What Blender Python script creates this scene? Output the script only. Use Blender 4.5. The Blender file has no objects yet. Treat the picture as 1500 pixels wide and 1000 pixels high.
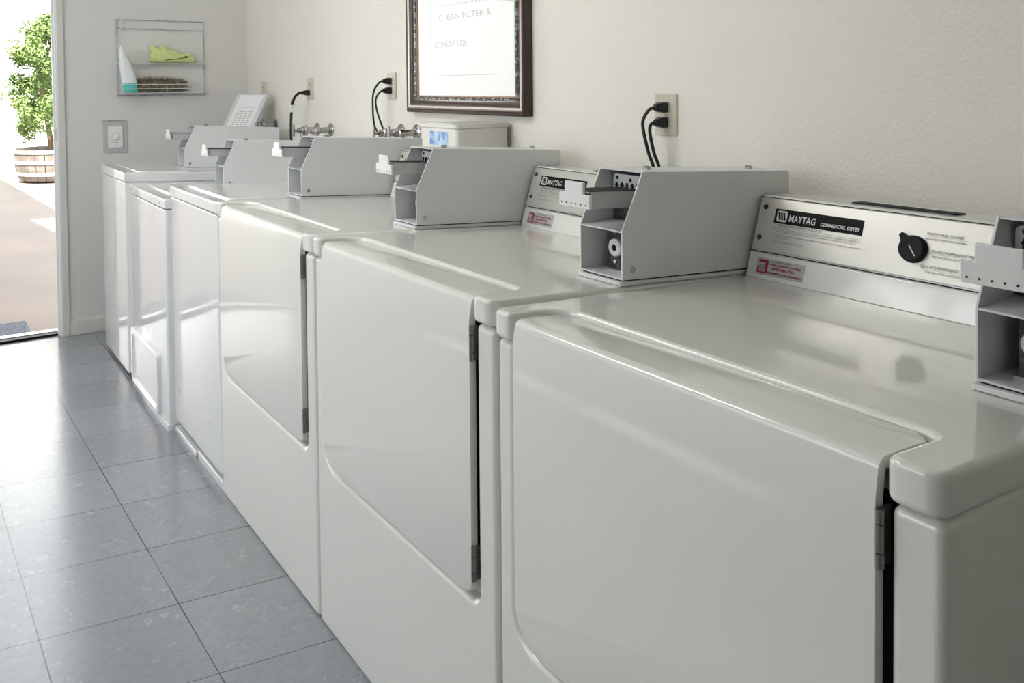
import bpy, bmesh, math, random
from mathutils import Vector, Matrix
random.seed(7)
S = bpy.context.scene
COL = S.collection

# ------------------------------------------------------------------ camera
cam_d = bpy.data.cameras.new('camera'); cam = bpy.data.objects.new('camera', cam_d); COL.objects.link(cam)
FPX, PPX, PPY = 1265.67, 679.7, 159.24
cam_d.sensor_width = 36.0; cam_d.lens = FPX / 1500 * 36
cam_d.shift_x = (750 - PPX) / 1500; cam_d.shift_y = -(500 - PPY) / 1500
cam_d.clip_start = 0.05; cam_d.clip_end = 200
F = Vector((0.53680, 0.84327, -0.0276)).normalized()
R0 = F.cross(Vector((0, 0, 1))).normalized(); U0 = R0.cross(F)
RL = -0.0102
R1 = R0 * math.cos(RL) + U0 * math.sin(RL); U1 = -R0 * math.sin(RL) + U0 * math.cos(RL)
M = Matrix((R1, U1, -F)).transposed().to_4x4(); M.translation = Vector((-0.7851, -0.8245, 1.2656))
cam.matrix_world = M
S.camera = cam

# ------------------------------------------------------------------ light
w = bpy.data.worlds.new('sky'); S.world = w; w.use_nodes = True
bg = w.node_tree.nodes['Background']; bg.inputs[0].default_value = (0.86, 0.93, 1.0, 1); bg.inputs[1].default_value = 1.75
sun_d = bpy.data.lights.new('sun', 'SUN'); sun_d.energy = 8; sun_d.angle = math.radians(0.6); sun_d.color = (1.0, 0.95, 0.86)
sun = bpy.data.objects.new('sun', sun_d); COL.objects.link(sun)
SUNV = Vector((0.25, 0.5, -1.0))
sun.rotation_euler = SUNV.to_track_quat('-Z', 'Y').to_euler()
def area(name, loc, size, energy, rot, color=(1, 1, 1), portal=False):
    d = bpy.data.lights.new(name, 'AREA'); d.shape = 'RECTANGLE'; d.size, d.size_y = size; d.energy = energy; d.color = color
    if portal: d.cycles.is_portal = True
    o = bpy.data.objects.new(name, d); COL.objects.link(o); o.location = loc; o.rotation_euler = rot
    return o
DOOR_X0, DOOR_X1, DOOR_H = -1.12, -0.166, 2.05
FILL_WIN = (0.2, 3.0, 1.05, 2.15)      # y0 y1 z0 z1 of a window added for fill in the unseen wall
area('door_daylight_portal', ((DOOR_X0 + DOOR_X1) / 2, 4.09, DOOR_H / 2), (DOOR_X1 - DOOR_X0, DOOR_H), 1, (math.radians(-90), 0, 0), portal=True)
area('fill_window_portal', (-2.36, (FILL_WIN[0] + FILL_WIN[1]) / 2, (FILL_WIN[2] + FILL_WIN[3]) / 2), (FILL_WIN[3] - FILL_WIN[2], FILL_WIN[1] - FILL_WIN[0]), 1, (0, math.radians(-90), 0), portal=True)  # samples the sky through the added fill window
S.view_settings.view_transform = 'Standard'; S.view_settings.look = 'None'
S.view_settings.exposure = 1.30; S.view_settings.gamma = 1.0; S.view_settings.use_curve_mapping = False
S.cycles.max_bounces = 10; S.cycles.diffuse_bounces = 6; S.cycles.glossy_bounces = 5; S.cycles.transmission_bounces = 6
S.cycles.sample_clamp_indirect = 8.0

# ------------------------------------------------------------------ materials
def mat(name, color, rough=0.5, metal=0.0, coat=0.0, emit=None, bump=None, noise=None, trans=0.0, ior=1.45, alpha=1.0, spec=0.5, coat_rough=0.03):
    m = bpy.data.materials.new(name); m.use_nodes = True
    nt = m.node_tree; b = nt.nodes['Principled BSDF']
    b.inputs['Base Color'].default_value = (*color, 1); b.inputs['Roughness'].default_value = rough
    b.inputs['Metallic'].default_value = metal; b.inputs['Coat Weight'].default_value = coat
    b.inputs['Coat Roughness'].default_value = coat_rough
    b.inputs['Transmission Weight'].default_value = trans; b.inputs['IOR'].default_value = ior
    b.inputs['Alpha'].default_value = alpha; b.inputs['Specular IOR Level'].default_value = spec
    if emit: b.inputs['Emission Color'].default_value = (*color, 1); b.inputs['Emission Strength'].default_value = emit
    tc = nt.nodes.new('ShaderNodeTexCoord')
    if noise:   # (scale, color2, lo, hi)
        n = nt.nodes.new('ShaderNodeTexNoise'); n.inputs['Scale'].default_value = noise[0]; n.inputs['Detail'].default_value = 6
        r = nt.nodes.new('ShaderNodeMapRange'); r.inputs[1].default_value = noise[2]; r.inputs[2].default_value = noise[3]
        x = nt.nodes.new('ShaderNodeMix'); x.data_type = 'RGBA'
        x.inputs[6].default_value = (*color, 1); x.inputs[7].default_value = (*noise[1], 1)
        nt.links.new(tc.outputs['Object'], n.inputs['Vector']); nt.links.new(n.outputs[0], r.inputs[0])
        nt.links.new(r.outputs[0], x.inputs[0]); nt.links.new(x.outputs[2], b.inputs['Base Color'])
    if bump:    # (scale, strength, distance)
        n = nt.nodes.new('ShaderNodeTexNoise'); n.inputs['Scale'].default_value = bump[0]; n.inputs['Detail'].default_value = 3
        bp = nt.nodes.new('ShaderNodeBump'); bp.inputs['Strength'].default_value = bump[1]; bp.inputs['Distance'].default_value = bump[2]
        nt.links.new(tc.outputs['Object'], n.inputs['Vector']); nt.links.new(n.outputs[0], bp.inputs['Height'])
        nt.links.new(bp.outputs[0], b.inputs['Normal'])
    return m
ENAMEL = mat('white_enamel', (0.84, 0.84, 0.79), 0.35, coat=1.0, bump=(7, 0.04, 0.003), coat_rough=0.07)
ENAMEL_COOL = mat('cool_white_enamel', (0.85, 0.855, 0.86), 0.35, coat=1.0, bump=(6, 0.05, 0.004), coat_rough=0.05)
COINPAINT = mat('grey_coin_box_paint', (0.74, 0.75, 0.755), 0.42, bump=(60, 0.08, 0.001))
PLATE = mat('white_slide_plate', (0.80, 0.80, 0.80), 0.35)
STEEL = mat('brushed_steel', (0.48, 0.48, 0.47), 0.35, metal=0.8, noise=(30, (0.36, 0.36, 0.36), 0.35, 0.7))
DSTEEL = mat('dark_mechanism_steel', (0.055, 0.055, 0.055), 0.45, metal=0.4, noise=(40, (0.16, 0.16, 0.155), 0.5, 0.65))
CHROME = mat('chrome', (0.42, 0.41, 0.40), 0.22, metal=1.0)
HINGE = mat('dull_hinge_metal', (0.30, 0.29, 0.27), 0.35, metal=0.8)
BLACK = mat('black_plastic', (0.006, 0.006, 0.006), 0.45, spec=0.2)
RUBBER = mat('black_cord_rubber', (0.012, 0.012, 0.012), 0.4)
DARK = mat('dark_cavity', (0.02, 0.02, 0.02), 0.8)
PANELM = mat('satin_silver_panel', (0.66, 0.645, 0.60), 0.32, metal=0.45)
INKB = mat('black_ink', (0.006, 0.006, 0.006), 0.5, spec=0.15)
INKG = mat('grey_ink', (0.22, 0.22, 0.215), 0.6)
INKN = mat('glare_washed_ink', (0.10, 0.10, 0.10), 0.6)  # ink lightened to copy glare washing out the text
INKR = mat('red_ink', (0.36, 0.015, 0.03), 0.5)
INKW = mat('white_ink', (0.72, 0.72, 0.70), 0.5)
STICK = mat('pale_sticker', (0.50, 0.50, 0.50), 0.35)
WALL = mat('cream_textured_wall', (0.78, 0.755, 0.69), 0.55, bump=(130, 0.35, 0.004))
WALLF = mat('far_wall_paint', (0.70, 0.685, 0.655), 0.6, bump=(60, 0.1, 0.002), noise=(1.3, (0.66, 0.65, 0.63), 0.35, 0.7))
TRIM = mat('off_white_trim', (0.66, 0.66, 0.62), 0.4)
WHITE = mat('white_paint', (0.8, 0.8, 0.79), 0.5)
CEIL = mat('white_ceiling', (0.72, 0.71, 0.68), 0.8)
IVORY = mat('ivory_outlet', (0.60, 0.565, 0.46), 0.35)
PAPER = mat('white_paper', (0.80, 0.80, 0.80), 0.7)
NOTICE = mat('pale_notice_paper', (0.46, 0.48, 0.47), 0.7)
FRAMEM = mat('dark_brown_frame_wood', (0.035, 0.018, 0.013), 0.4, coat=0.15)
GOLD = mat('rose_gilt_bead', (0.62, 0.46, 0.38), 0.3, metal=0.7)
GLOSSB = mat('glossy_walnut_slope', (0.05, 0.026, 0.019), 0.2, coat=1.0)
BEAD = mat('dark_carved_bead', (0.10, 0.09, 0.085), 0.35, metal=0.5, noise=(90, (0.5, 0.48, 0.46), 0.5, 0.6))
BIN = mat('translucent_white_plastic', (0.74, 0.73, 0.69), 0.45, spec=0.4)
WIREM = mat('white_coated_wire', (0.66, 0.65, 0.63), 0.4)
WIRED = mat('worn_grey_wire', (0.50, 0.49, 0.49), 0.4, noise=(25, (0.28, 0.27, 0.28), 0.45, 0.6))
GLOVE = mat('yellow_green_cloth', (0.62, 0.72, 0.30), 0.7, bump=(25, 0.4, 0.01))
DUST = mat('olive_brown_bristle', (0.20, 0.18, 0.12), 0.9, noise=(60, (0.36, 0.33, 0.23), 0.4, 0.6))
BOTTLE = mat('clear_white_bottle', (0.80, 0.84, 0.84), 0.3)
TEAL = mat('teal_liquid', (0.10, 0.58, 0.52), 0.25)
BLUEL = mat('blue_picture_label', (0.12, 0.28, 0.62), 0.4, noise=(35, (0.55, 0.68, 0.85), 0.42, 0.6))
ALU = mat('threshold_metal', (0.55, 0.55, 0.56), 0.35, metal=0.8)
MATM = mat('dark_grey_mat', (0.06, 0.065, 0.085), 0.9, noise=(80, (0.16, 0.17, 0.2), 0.4, 0.6))
CONC = mat('tan_concrete', (0.25, 0.20, 0.17), 0.75, noise=(1.2, (0.205, 0.17, 0.145), 0.35, 0.7))
STUCCO = mat('white_stucco', (0.85, 0.85, 0.83), 0.9)
BARREL = mat('weathered_barrel_wood', (0.19, 0.16, 0.13), 0.8, noise=(6, (0.32, 0.29, 0.25), 0.4, 0.65))
BAND = mat('grey_barrel_hoop', (0.33, 0.325, 0.30), 0.6)
SOIL = mat('dark_soil', (0.08, 0.05, 0.03), 1)
BARK = mat('brown_bark', (0.22, 0.14, 0.08), 0.9)
LEAF = mat('green_leaf', (0.11, 0.19, 0.045), 0.55, noise=(4, (0.25, 0.34, 0.11), 0.4, 0.62))
ACRY = mat('clear_acrylic_edge', (0.62, 0.63, 0.65), 0.2)
TUBE = mat('fill_lamp_tube', (1.0, 0.985, 0.94), 0.5, emit=21.0)  # glow of the added ceiling lamp
def glass_mat():
    m = bpy.data.materials.new('picture_glass'); m.use_nodes = True; nt = m.node_tree; nt.nodes.clear()
    o = nt.nodes.new('ShaderNodeOutputMaterial'); mx = nt.nodes.new('ShaderNodeMixShader')
    fr = nt.nodes.new('ShaderNodeFresnel'); fr.inputs[0].default_value = 1.52
    t = nt.nodes.new('ShaderNodeBsdfTransparent'); g = nt.nodes.new('ShaderNodeBsdfGlossy'); g.inputs['Roughness'].default_value = 0.0
    k = nt.nodes.new('ShaderNodeMath'); k.operation = 'MULTIPLY'; k.inputs[1].default_value = 2.1
    gm = nt.nodes.new('ShaderNodeNewGeometry'); iv = nt.nodes.new('ShaderNodeMath'); iv.operation = 'SUBTRACT'; iv.inputs[0].default_value = 1.0
    k2 = nt.nodes.new('ShaderNodeMath'); k2.operation = 'MULTIPLY'
    nt.links.new(gm.outputs['Backfacing'], iv.inputs[1]); nt.links.new(fr.outputs[0], k2.inputs[0]); nt.links.new(iv.outputs[0], k2.inputs[1])
    nt.links.new(k2.outputs[0], k.inputs[0]); nt.links.new(k.outputs[0], mx.inputs[0]); nt.links.new(t.outputs[0], mx.inputs[1])
    nt.links.new(g.outputs[0], mx.inputs[2]); nt.links.new(mx.outputs[0], o.inputs[0])
    return m
GLASS = glass_mat()
def acrylic_mat():
    m = bpy.data.materials.new('clear_plastic_slide'); m.use_nodes = True; nt = m.node_tree; b = nt.nodes['Principled BSDF']
    b.inputs['Base Color'].default_value = (0.52, 0.53, 0.54, 1); b.inputs['Roughness'].default_value = 0.3; b.inputs['Metallic'].default_value = 0.2
    return m
SLIDEM = acrylic_mat()
def floor_mat():
    m = bpy.data.materials.new('vinyl_tile_floor'); m.use_nodes = True; nt = m.node_tree; N = nt.nodes; L = nt.links
    b = N['Principled BSDF']; tc = N.new('ShaderNodeTexCoord'); sp = N.new('ShaderNodeSeparateXYZ'); L.new(tc.outputs['Object'], sp.inputs[0])
    def mth(op, a, c, clamp=False):
        n = N.new('ShaderNodeMath'); n.operation = op
        for i, v in enumerate((a, c)):
            if v is None: continue
            if isinstance(v, (int, float)): n.inputs[i].default_value = v
            else: L.new(v, n.inputs[i])
        return n.outputs[0]
    T, W0, Y0, AN, AN2 = 0.3048, 0.2572, 1.0127, -0.027, 0.1154
    X, Y = sp.outputs[0], sp.outputs[1]
    u = mth('DIVIDE', mth('SUBTRACT', mth('ADD', X, W0), mth('MULTIPLY', mth('SUBTRACT', Y, Y0), AN)), T)
    v = mth('DIVIDE', mth('ADD', mth('SUBTRACT', Y, Y0), mth('MULTIPLY', mth('ADD', X, W0), AN2)), T)
    def edge(t):
        f = mth('FRACT', mth('ADD', t, 100), None); return mth('MINIMUM', f, mth('SUBTRACT', 1.0, f))
    eu, ev = edge(u), edge(v)
    wn = N.new('ShaderNodeTexNoise'); wn.inputs['Scale'].default_value = 3.0; L.new(tc.outputs['Object'], wn.inputs['Vector'])
    d = mth('MINIMUM', eu, ev)
    seam = mth('LESS_THAN', d, mth('MULTIPLY', wn.outputs[0], 0.0085))
    fl = N.new('ShaderNodeCombineXYZ'); L.new(mth('FLOOR', mth('ADD', u, 100), None), fl.inputs[0]); L.new(mth('FLOOR', mth('ADD', v, 100), None), fl.inputs[1])
    wh = N.new('ShaderNodeTexWhiteNoise'); L.new(fl.outputs[0], wh.inputs['Vector'])
    vo = N.new('ShaderNodeTexNoise'); vo.inputs['Scale'].default_value = 38; vo.inputs['Detail'].default_value = 4; vo.inputs['Distortion'].default_value = 1.5
    L.new(tc.outputs['Object'], vo.inputs['Vector'])
    cr = N.new('ShaderNodeValToRGB'); e = cr.color_ramp.elements
    e[0].position = 0.3; e[0].color = (0.235, 0.248, 0.275, 1); e[1].position = 0.52; e[1].color = (0.262, 0.277, 0.305, 1)
    n = e.new(0.64); n.color = (0.266, 0.28, 0.307, 1); n = e.new(0.70); n.color = (0.35, 0.36, 0.38, 1)
    L.new(vo.outputs[0], cr.inputs[0])
    hv = N.new('ShaderNodeHueSaturation'); L.new(cr.outputs[0], hv.inputs['Color']); L.new(mth('ADD', mth('MULTIPLY', wh.outputs[0], 0.10), 0.95), hv.inputs['Value'])
    mx = N.new('ShaderNodeMix'); mx.data_type = 'RGBA'; L.new(seam, mx.inputs[0]); L.new(hv.outputs[0], mx.inputs[6]); mx.inputs[7].default_value = (0.03, 0.03, 0.035, 1)
    L.new(mx.outputs[2], b.inputs['Base Color'])
    b.inputs['Roughness'].default_value = 0.2; b.inputs['Specular IOR Level'].default_value = 0.8
    bp = N.new('ShaderNodeBump'); bp.inputs['Strength'].default_value = 0.12; bp.inputs['Distance'].default_value = 0.004
    n2 = N.new('ShaderNodeTexNoise'); n2.inputs['Scale'].default_value = 14; L.new(tc.outputs['Object'], n2.inputs['Vector'])
    L.new(n2.outputs[0], bp.inputs['Height']); L.new(bp.outputs[0], b.inputs['Normal'])
    return m
FLOORM = floor_mat()

for m_, i_ in ((ENAMEL, 1.6), (ENAMEL_COOL, 1.85)): m_.node_tree.nodes['Principled BSDF'].inputs['Coat IOR'].default_value = i_
# ------------------------------------------------------------------ mesh helpers
TL = 0.0549      # how far the appliance tops drop per metre towards the wall
class MB:
    def __init__(s): s.bm = bmesh.new()
    def box(s, x0, x1, y0, y1, z0, z1):
        v = [s.bm.verts.new((x, y, z)) for x in (x0, x1) for y in (y0, y1) for z in (z0, z1)]
        for f in ((0, 1, 3, 2), (4, 6, 7, 5), (0, 4, 5, 1), (2, 3, 7, 6), (0, 2, 6, 4), (1, 5, 7, 3)): s.bm.faces.new([v[i] for i in f])
        return s
    def prism(s, pts, ax, a0, a1):
        """pts: 2D outline in the two other axes (in x,y,z order)"""
        def P(p, a): q = list(p); q.insert(ax, a); return q
        lo = [s.bm.verts.new(P(p, a0)) for p in pts]; hi = [s.bm.verts.new(P(p, a1)) for p in pts]
        s.bm.faces.new(lo); s.bm.faces.new(hi[::-1]); n = len(pts)
        for i in range(n): s.bm.faces.new((lo[i], hi[i], hi[(i + 1) % n], lo[(i + 1) % n]))
        return s
    def loft(s, rings, cap=True):
        R = [[s.bm.verts.new(p) for p in r] for r in rings]; n = len(R[0])
        for a, b in zip(R, R[1:]):
            for i in range(n): s.bm.faces.new((a[i], a[(i + 1) % n], b[(i + 1) % n], b[i]))
        if cap: s.bm.faces.new(R[0][::-1]); s.bm.faces.new(R[-1])
        return s
    def rod(s, p0, p1, r0, r1=None, n=16):
        p0, p1 = Vector(p0), Vector(p1); r1 = r0 if r1 is None else r1
        d = (p1 - p0).normalized(); a = d.orthogonal().normalized(); b = d.cross(a)
        s.loft([[p + (a * math.cos(2 * math.pi * i / n) + b * math.sin(2 * math.pi * i / n)) * r for i in range(n)] for p, r in ((p0, r0), (p1, r1))])
        return s
    def lathe(s, c, axis, prof, n=32, cap=True):
        """prof: (distance along axis, radius)"""
        c = Vector(c); d = Vector(axis).normalized(); a = d.orthogonal().normalized(); b = d.cross(a)
        s.loft([[c + d * t + (a * math.cos(2 * math.pi * i / n) + b * math.sin(2 * math.pi * i / n)) * max(r, 1e-4) for i in range(n)] for t, r in prof], cap=cap)
        return s
    def tube(s, pts, r, n=8, sub=6):
        P = [Vector(p) for p in pts]
        if sub > 1 and len(P) > 2:
            Q = []
            for i in range(len(P) - 1):
                a, b, c, d = P[max(i - 1, 0)], P[i], P[i + 1], P[min(i + 2, len(P) - 1)]
                for k in range(sub):
                    t = k / sub
                    Q.append(0.5 * ((2 * b) + (c - a) * t + (2 * a - 5 * b + 4 * c - d) * t * t + (3 * b - a - 3 * c + d) * t ** 3))
            Q.append(P[-1]); P = Q
        rings = []; up = None
        for i, p in enumerate(P):
            d = (P[min(i + 1, len(P) - 1)] - P[max(i - 1, 0)]).normalized()
            a = d.orthogonal().normalized() if up is None else (up - d * up.dot(d)).normalized()
            up = a; b = d.cross(a)
            rings.append([p + (a * math.cos(2 * math.pi * k / n) + b * math.sin(2 * math.pi * k / n)) * r for k in range(n)])
        s.loft(rings); return s
    def lean(s, k=None, zmin=-9):
        k = TL if k is None else k
        for v in s.bm.verts:
            if v.co.z > zmin: v.co.z -= k * v.co.x
        return s
    def mesh(s, name, smooth=True, ang=35):
        bmesh.ops.recalc_face_normals(s.bm, faces=s.bm.faces)
        me = bpy.data.meshes.new(name); 
        if smooth:
            for f in s.bm.faces: f.smooth = True
            for e in s.bm.edges:
                if len(e.link_faces) == 2 and e.calc_face_angle(0) > math.radians(ang): e.smooth = False
        s.bm.to_mesh(me); s.bm.free(); return me
    def obj(s, name, m, parent=None, bev=0.0, seg=3, smooth=True, ang=35):
        me = s.mesh(name, smooth, ang); return link(name, me, m, parent, bev, seg)
def link(name, me, m, parent=None, bev=0.0, seg=3):
    me.materials.clear(); me.materials.append(m)
    o = bpy.data.objects.new(name, me); COL.objects.link(o)
    if parent: o.parent = parent
    if bev:
        for e in me.edges: e.use_edge_sharp = False
        b = o.modifiers.new('round', 'BEVEL'); b.width = bev; b.segments = seg; b.limit_method = 'ANGLE'; b.angle_limit = math.radians(35); b.harden_normals = True
    return o
def bake(o):
    dg = bpy.context.evaluated_depsgraph_get(); dg.update()
    me = bpy.data.meshes.new_from_object(o.evaluated_get(dg)); o.modifiers.clear(); o.data = me
    return me
def boolean(mb_a, mb_b, op='DIFFERENCE'):
    """mesh of a (op) b"""
    a = bpy.data.objects.new('tmp_a', mb_a.mesh('a', False)); b = bpy.data.objects.new('tmp_b', mb_b.mesh('b', False))
    COL.objects.link(a); COL.objects.link(b)
    md = a.modifiers.new('b', 'BOOLEAN'); md.operation = op; md.object = b; md.solver = 'EXACT'
    me = bake(a); bpy.data.objects.remove(a); bpy.data.objects.remove(b)
    r = MB(); r.bm.from_mesh(me)
    bmesh.ops.dissolve_limit(r.bm, angle_limit=math.radians(1), verts=r.bm.verts, edges=r.bm.edges)
    return r
def rpoly(x0, x1, y0, y1, r, n=6):
    """rounded rectangle; r = (x0y0, x1y0, x1y1, x0y1)"""
    if isinstance(r, (int, float)): r = (r,) * 4
    out = []
    for (cx, cy, sx, sy, a0), rr in zip(((x0, y0, 1, 1, 180), (x1, y0, -1, 1, 270), (x1, y1, -1, -1, 0), (x0, y1, 1, -1, 90)), r):
        if rr < 1e-5: out.append((cx, cy)); continue
        for k in range(n + 1):
            a = math.radians(a0 + 90 * k / n); out.append((cx + sx * rr + rr * math.cos(a), cy + sy * rr + rr * math.sin(a)))
    return out
def props(o, label=None, cat=None, group=None, kind=None):
    if label: o['label'] = label
    if cat: o['category'] = cat
    if group: o['group'] = group
    if kind: o['kind'] = kind
    return o
def thing(name, label, cat, loc=(0, 0, 0), group=None):
    o = bpy.data.objects.new(name, None); o.empty_display_size = 0.1; COL.objects.link(o); o.location = loc
    return props(o, label, cat, group)
def struct(name, mb, m, bev=0.0, **k):
    return props(mb.obj(name, m, None, bev, **k), kind='structure')
def dup(root, label, loc=None, skip=()):
    def rec(o, parent):
        c = o.copy(); COL.objects.link(c); c.parent = parent
        for ch in o.children:
            if ch.name.split('.')[0] not in skip: rec(ch, c)
        return c
    r = rec(root, None); r['label'] = label
    if loc is not None: r.location = loc
    return r
def text_mesh(lines, origin, ud, vd):
    """lines: (text, u, v, height, width or None, bold, shear); one mesh laid on the plane origin + u*ud + v*vd"""
    ud, vd = Vector(ud).normalized(), Vector(vd).normalized(); nd = ud.cross(vd).normalized(); o0 = Vector(origin)
    mb = MB()
    for t, u, v, h, wd, bold, sh in lines:
        c = bpy.data.curves.new('t', 'FONT'); c.body = t; c.size = h * 1.38; c.offset = bold * h; c.shear = sh; c.resolution_u = 2
        ob = bpy.data.objects.new('t', c); COL.objects.link(ob)
        dg = bpy.context.evaluated_depsgraph_get(); dg.update()
        me = bpy.data.meshes.new_from_object(ob.evaluated_get(dg)); bpy.data.objects.remove(ob)
        if not me.vertices: continue
        x1 = max(q.co.x for q in me.vertices); k = (wd / x1) if wd else 1.0
        vs = [mb.bm.verts.new(o0 + ud * (u + q.co.x * k) + vd * (v + q.co.y) + nd * 0.0006) for q in me.vertices]
        for p in me.polygons:
            try: mb.bm.faces.new([vs[i] for i in p.vertices])
            except ValueError: pass
    return mb
def quad(mb, origin, ud, vd, u0, u1, v0, v1, off=0.0004):
    ud, vd = Vector(ud).normalized(), Vector(vd).normalized(); nd = ud.cross(vd).normalized(); o0 = Vector(origin)
    lo = [o0 + ud * u + vd * v - nd * 0.0004 for u, v in ((u0, v0), (u1, v0), (u1, v1), (u0, v1))]
    hi = [p + nd * (off + 0.0004) for p in lo]
    mb.loft([lo, hi]); return mb

# ------------------------------------------------------------------ room
WX, FY = 0.8204, 3.9855          # wall behind the machines, far wall with the doorway
RX0, RY0, CH = -2.3, -2.6, 2.55
struct('floor', MB().box(RX0 - 0.12, WX + 0.12, RY0 - 0.12, FY + 0.02, -0.1, 0.0), FLOORM, smooth=False)
struct('ceiling', MB().box(RX0 - 0.12, WX + 0.12, RY0 - 0.12, FY + 0.12, CH, CH + 0.1), CEIL, smooth=False)
struct('wall_right', MB().box(WX, WX + 0.12, RY0, FY, 0.0, CH), WALL, smooth=False)
struct('wall_back', MB().box(RX0, WX, RY0 - 0.12, RY0, 0.0, CH), WALLF, smooth=False)
wf = MB().box(DOOR_X1, WX, FY, FY + 0.05, 0, CH).box(RX0, DOOR_X0, FY, FY + 0.05, 0, CH).box(DOOR_X0, DOOR_X1, FY, FY + 0.05, DOOR_H, CH)
struct('wall_far', wf, WALLF, smooth=False)
wl = MB().box(RX0 - 0.12, RX0, RY0, FILL_WIN[0], 0, CH).box(RX0 - 0.12, RX0, FILL_WIN[1], FY + 0.12, 0, CH)
wl.box(RX0 - 0.12, RX0, FILL_WIN[0], FILL_WIN[1], 0, FILL_WIN[2]).box(RX0 - 0.12, RX0, FILL_WIN[0], FILL_WIN[1], FILL_WIN[3], CH)
struct('wall_left', wl, WALLF, smooth=False)
wn = MB()
for a, b in ((FILL_WIN[0], FILL_WIN[0] + 0.05), (FILL_WIN[1] - 0.05, FILL_WIN[1]), ((FILL_WIN[0] + FILL_WIN[1]) / 2 - 0.025, (FILL_WIN[0] + FILL_WIN[1]) / 2 + 0.025)): wn.box(RX0 - 0.08, RX0 - 0.03, a, b, FILL_WIN[2], FILL_WIN[3])
wn.box(RX0 - 0.08, RX0 - 0.03, FILL_WIN[0], FILL_WIN[1], FILL_WIN[2], FILL_WIN[2] + 0.05).box(RX0 - 0.08, RX0 - 0.03, FILL_WIN[0], FILL_WIN[1], FILL_WIN[3] - 0.05, FILL_WIN[3])
struct('fill_window_1', wn, TRIM, smooth=False)  # frame of the unseen window added to let fill daylight in
struct('baseboard_far', MB().box(DOOR_X1 + 0.03, WX, FY - 0.012, FY, 0.0, 0.075), TRIM, bev=0.003)
cs = MB().box(DOOR_X1 - 0.004, DOOR_X1 + 0.029, FY - 0.014, FY, 0, DOOR_H + 0.06)
struct('trim_1', cs, TRIM, bev=0.003)
jb = MB().box(DOOR_X1 - 0.012, DOOR_X1 - 0.0, FY - 0.004, FY + 0.052, 0, DOOR_H).box(DOOR_X1 - 0.022, DOOR_X1 - 0.006, FY + 0.025, FY + 0.045, 0, DOOR_H)
struct('trim_2', jb, WHITE, bev=0.002)
struct('trim_3', MB().box(DOOR_X0 - 0.05, DOOR_X0, FY - 0.014, FY + 0.052, 0, DOOR_H + 0.06).box(DOOR_X0, DOOR_X1, FY - 0.014, FY + 0.052, DOOR_H, DOOR_H + 0.06), TRIM, bev=0.003)
# threshold: dark strip and pale metal sill
th = thing('door_threshold', 'dark rubber and pale metal threshold strip in the open doorway', 'threshold', (DOOR_X1 - 0.4, FY + 0.03, 0))
MB().box(DOOR_X0 - DOOR_X1 + 0.4 + 0.02, 0.386, 0.045, 0.10, 0.0, 0.016).obj('metal_sill', ALU, th, bev=0.003)
MB().box(DOOR_X0 - DOOR_X1 + 0.4 + 0.02, 0.385, 0.0, 0.043, 0.0, 0.012).obj('rubber_strip', BLACK, th, bev=0.004)
sp = MB().box(DOOR_X1 - 0.0135, DOOR_X1 - 0.0115, FY + 0.003, FY + 0.022, 1.0, 1.06)
props(sp.obj('strike_plate', CHROME, None, bev=0.001), 'small metal latch strike plate on the white door jamb', 'strike plate')

# unseen ceiling lamp added to brighten the room
for lab, yy in (('added fluorescent ceiling lamp above the aisle, fill light for the room', 0.45),):
    cl = thing('fill_ceiling_lamp', lab, 'lamp', (-1.05, yy + 1.3, CH))
    MB().box(-0.13, 0.13, -0.62, 0.62, -0.06, 0.0).obj('housing', WHITE, cl, bev=0.01)
    for k in (-0.06, 0.06): MB().rod((k, -0.6, -0.085), (k, 0.6, -0.085), 0.016).obj('tube', TUBE, cl)

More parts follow.
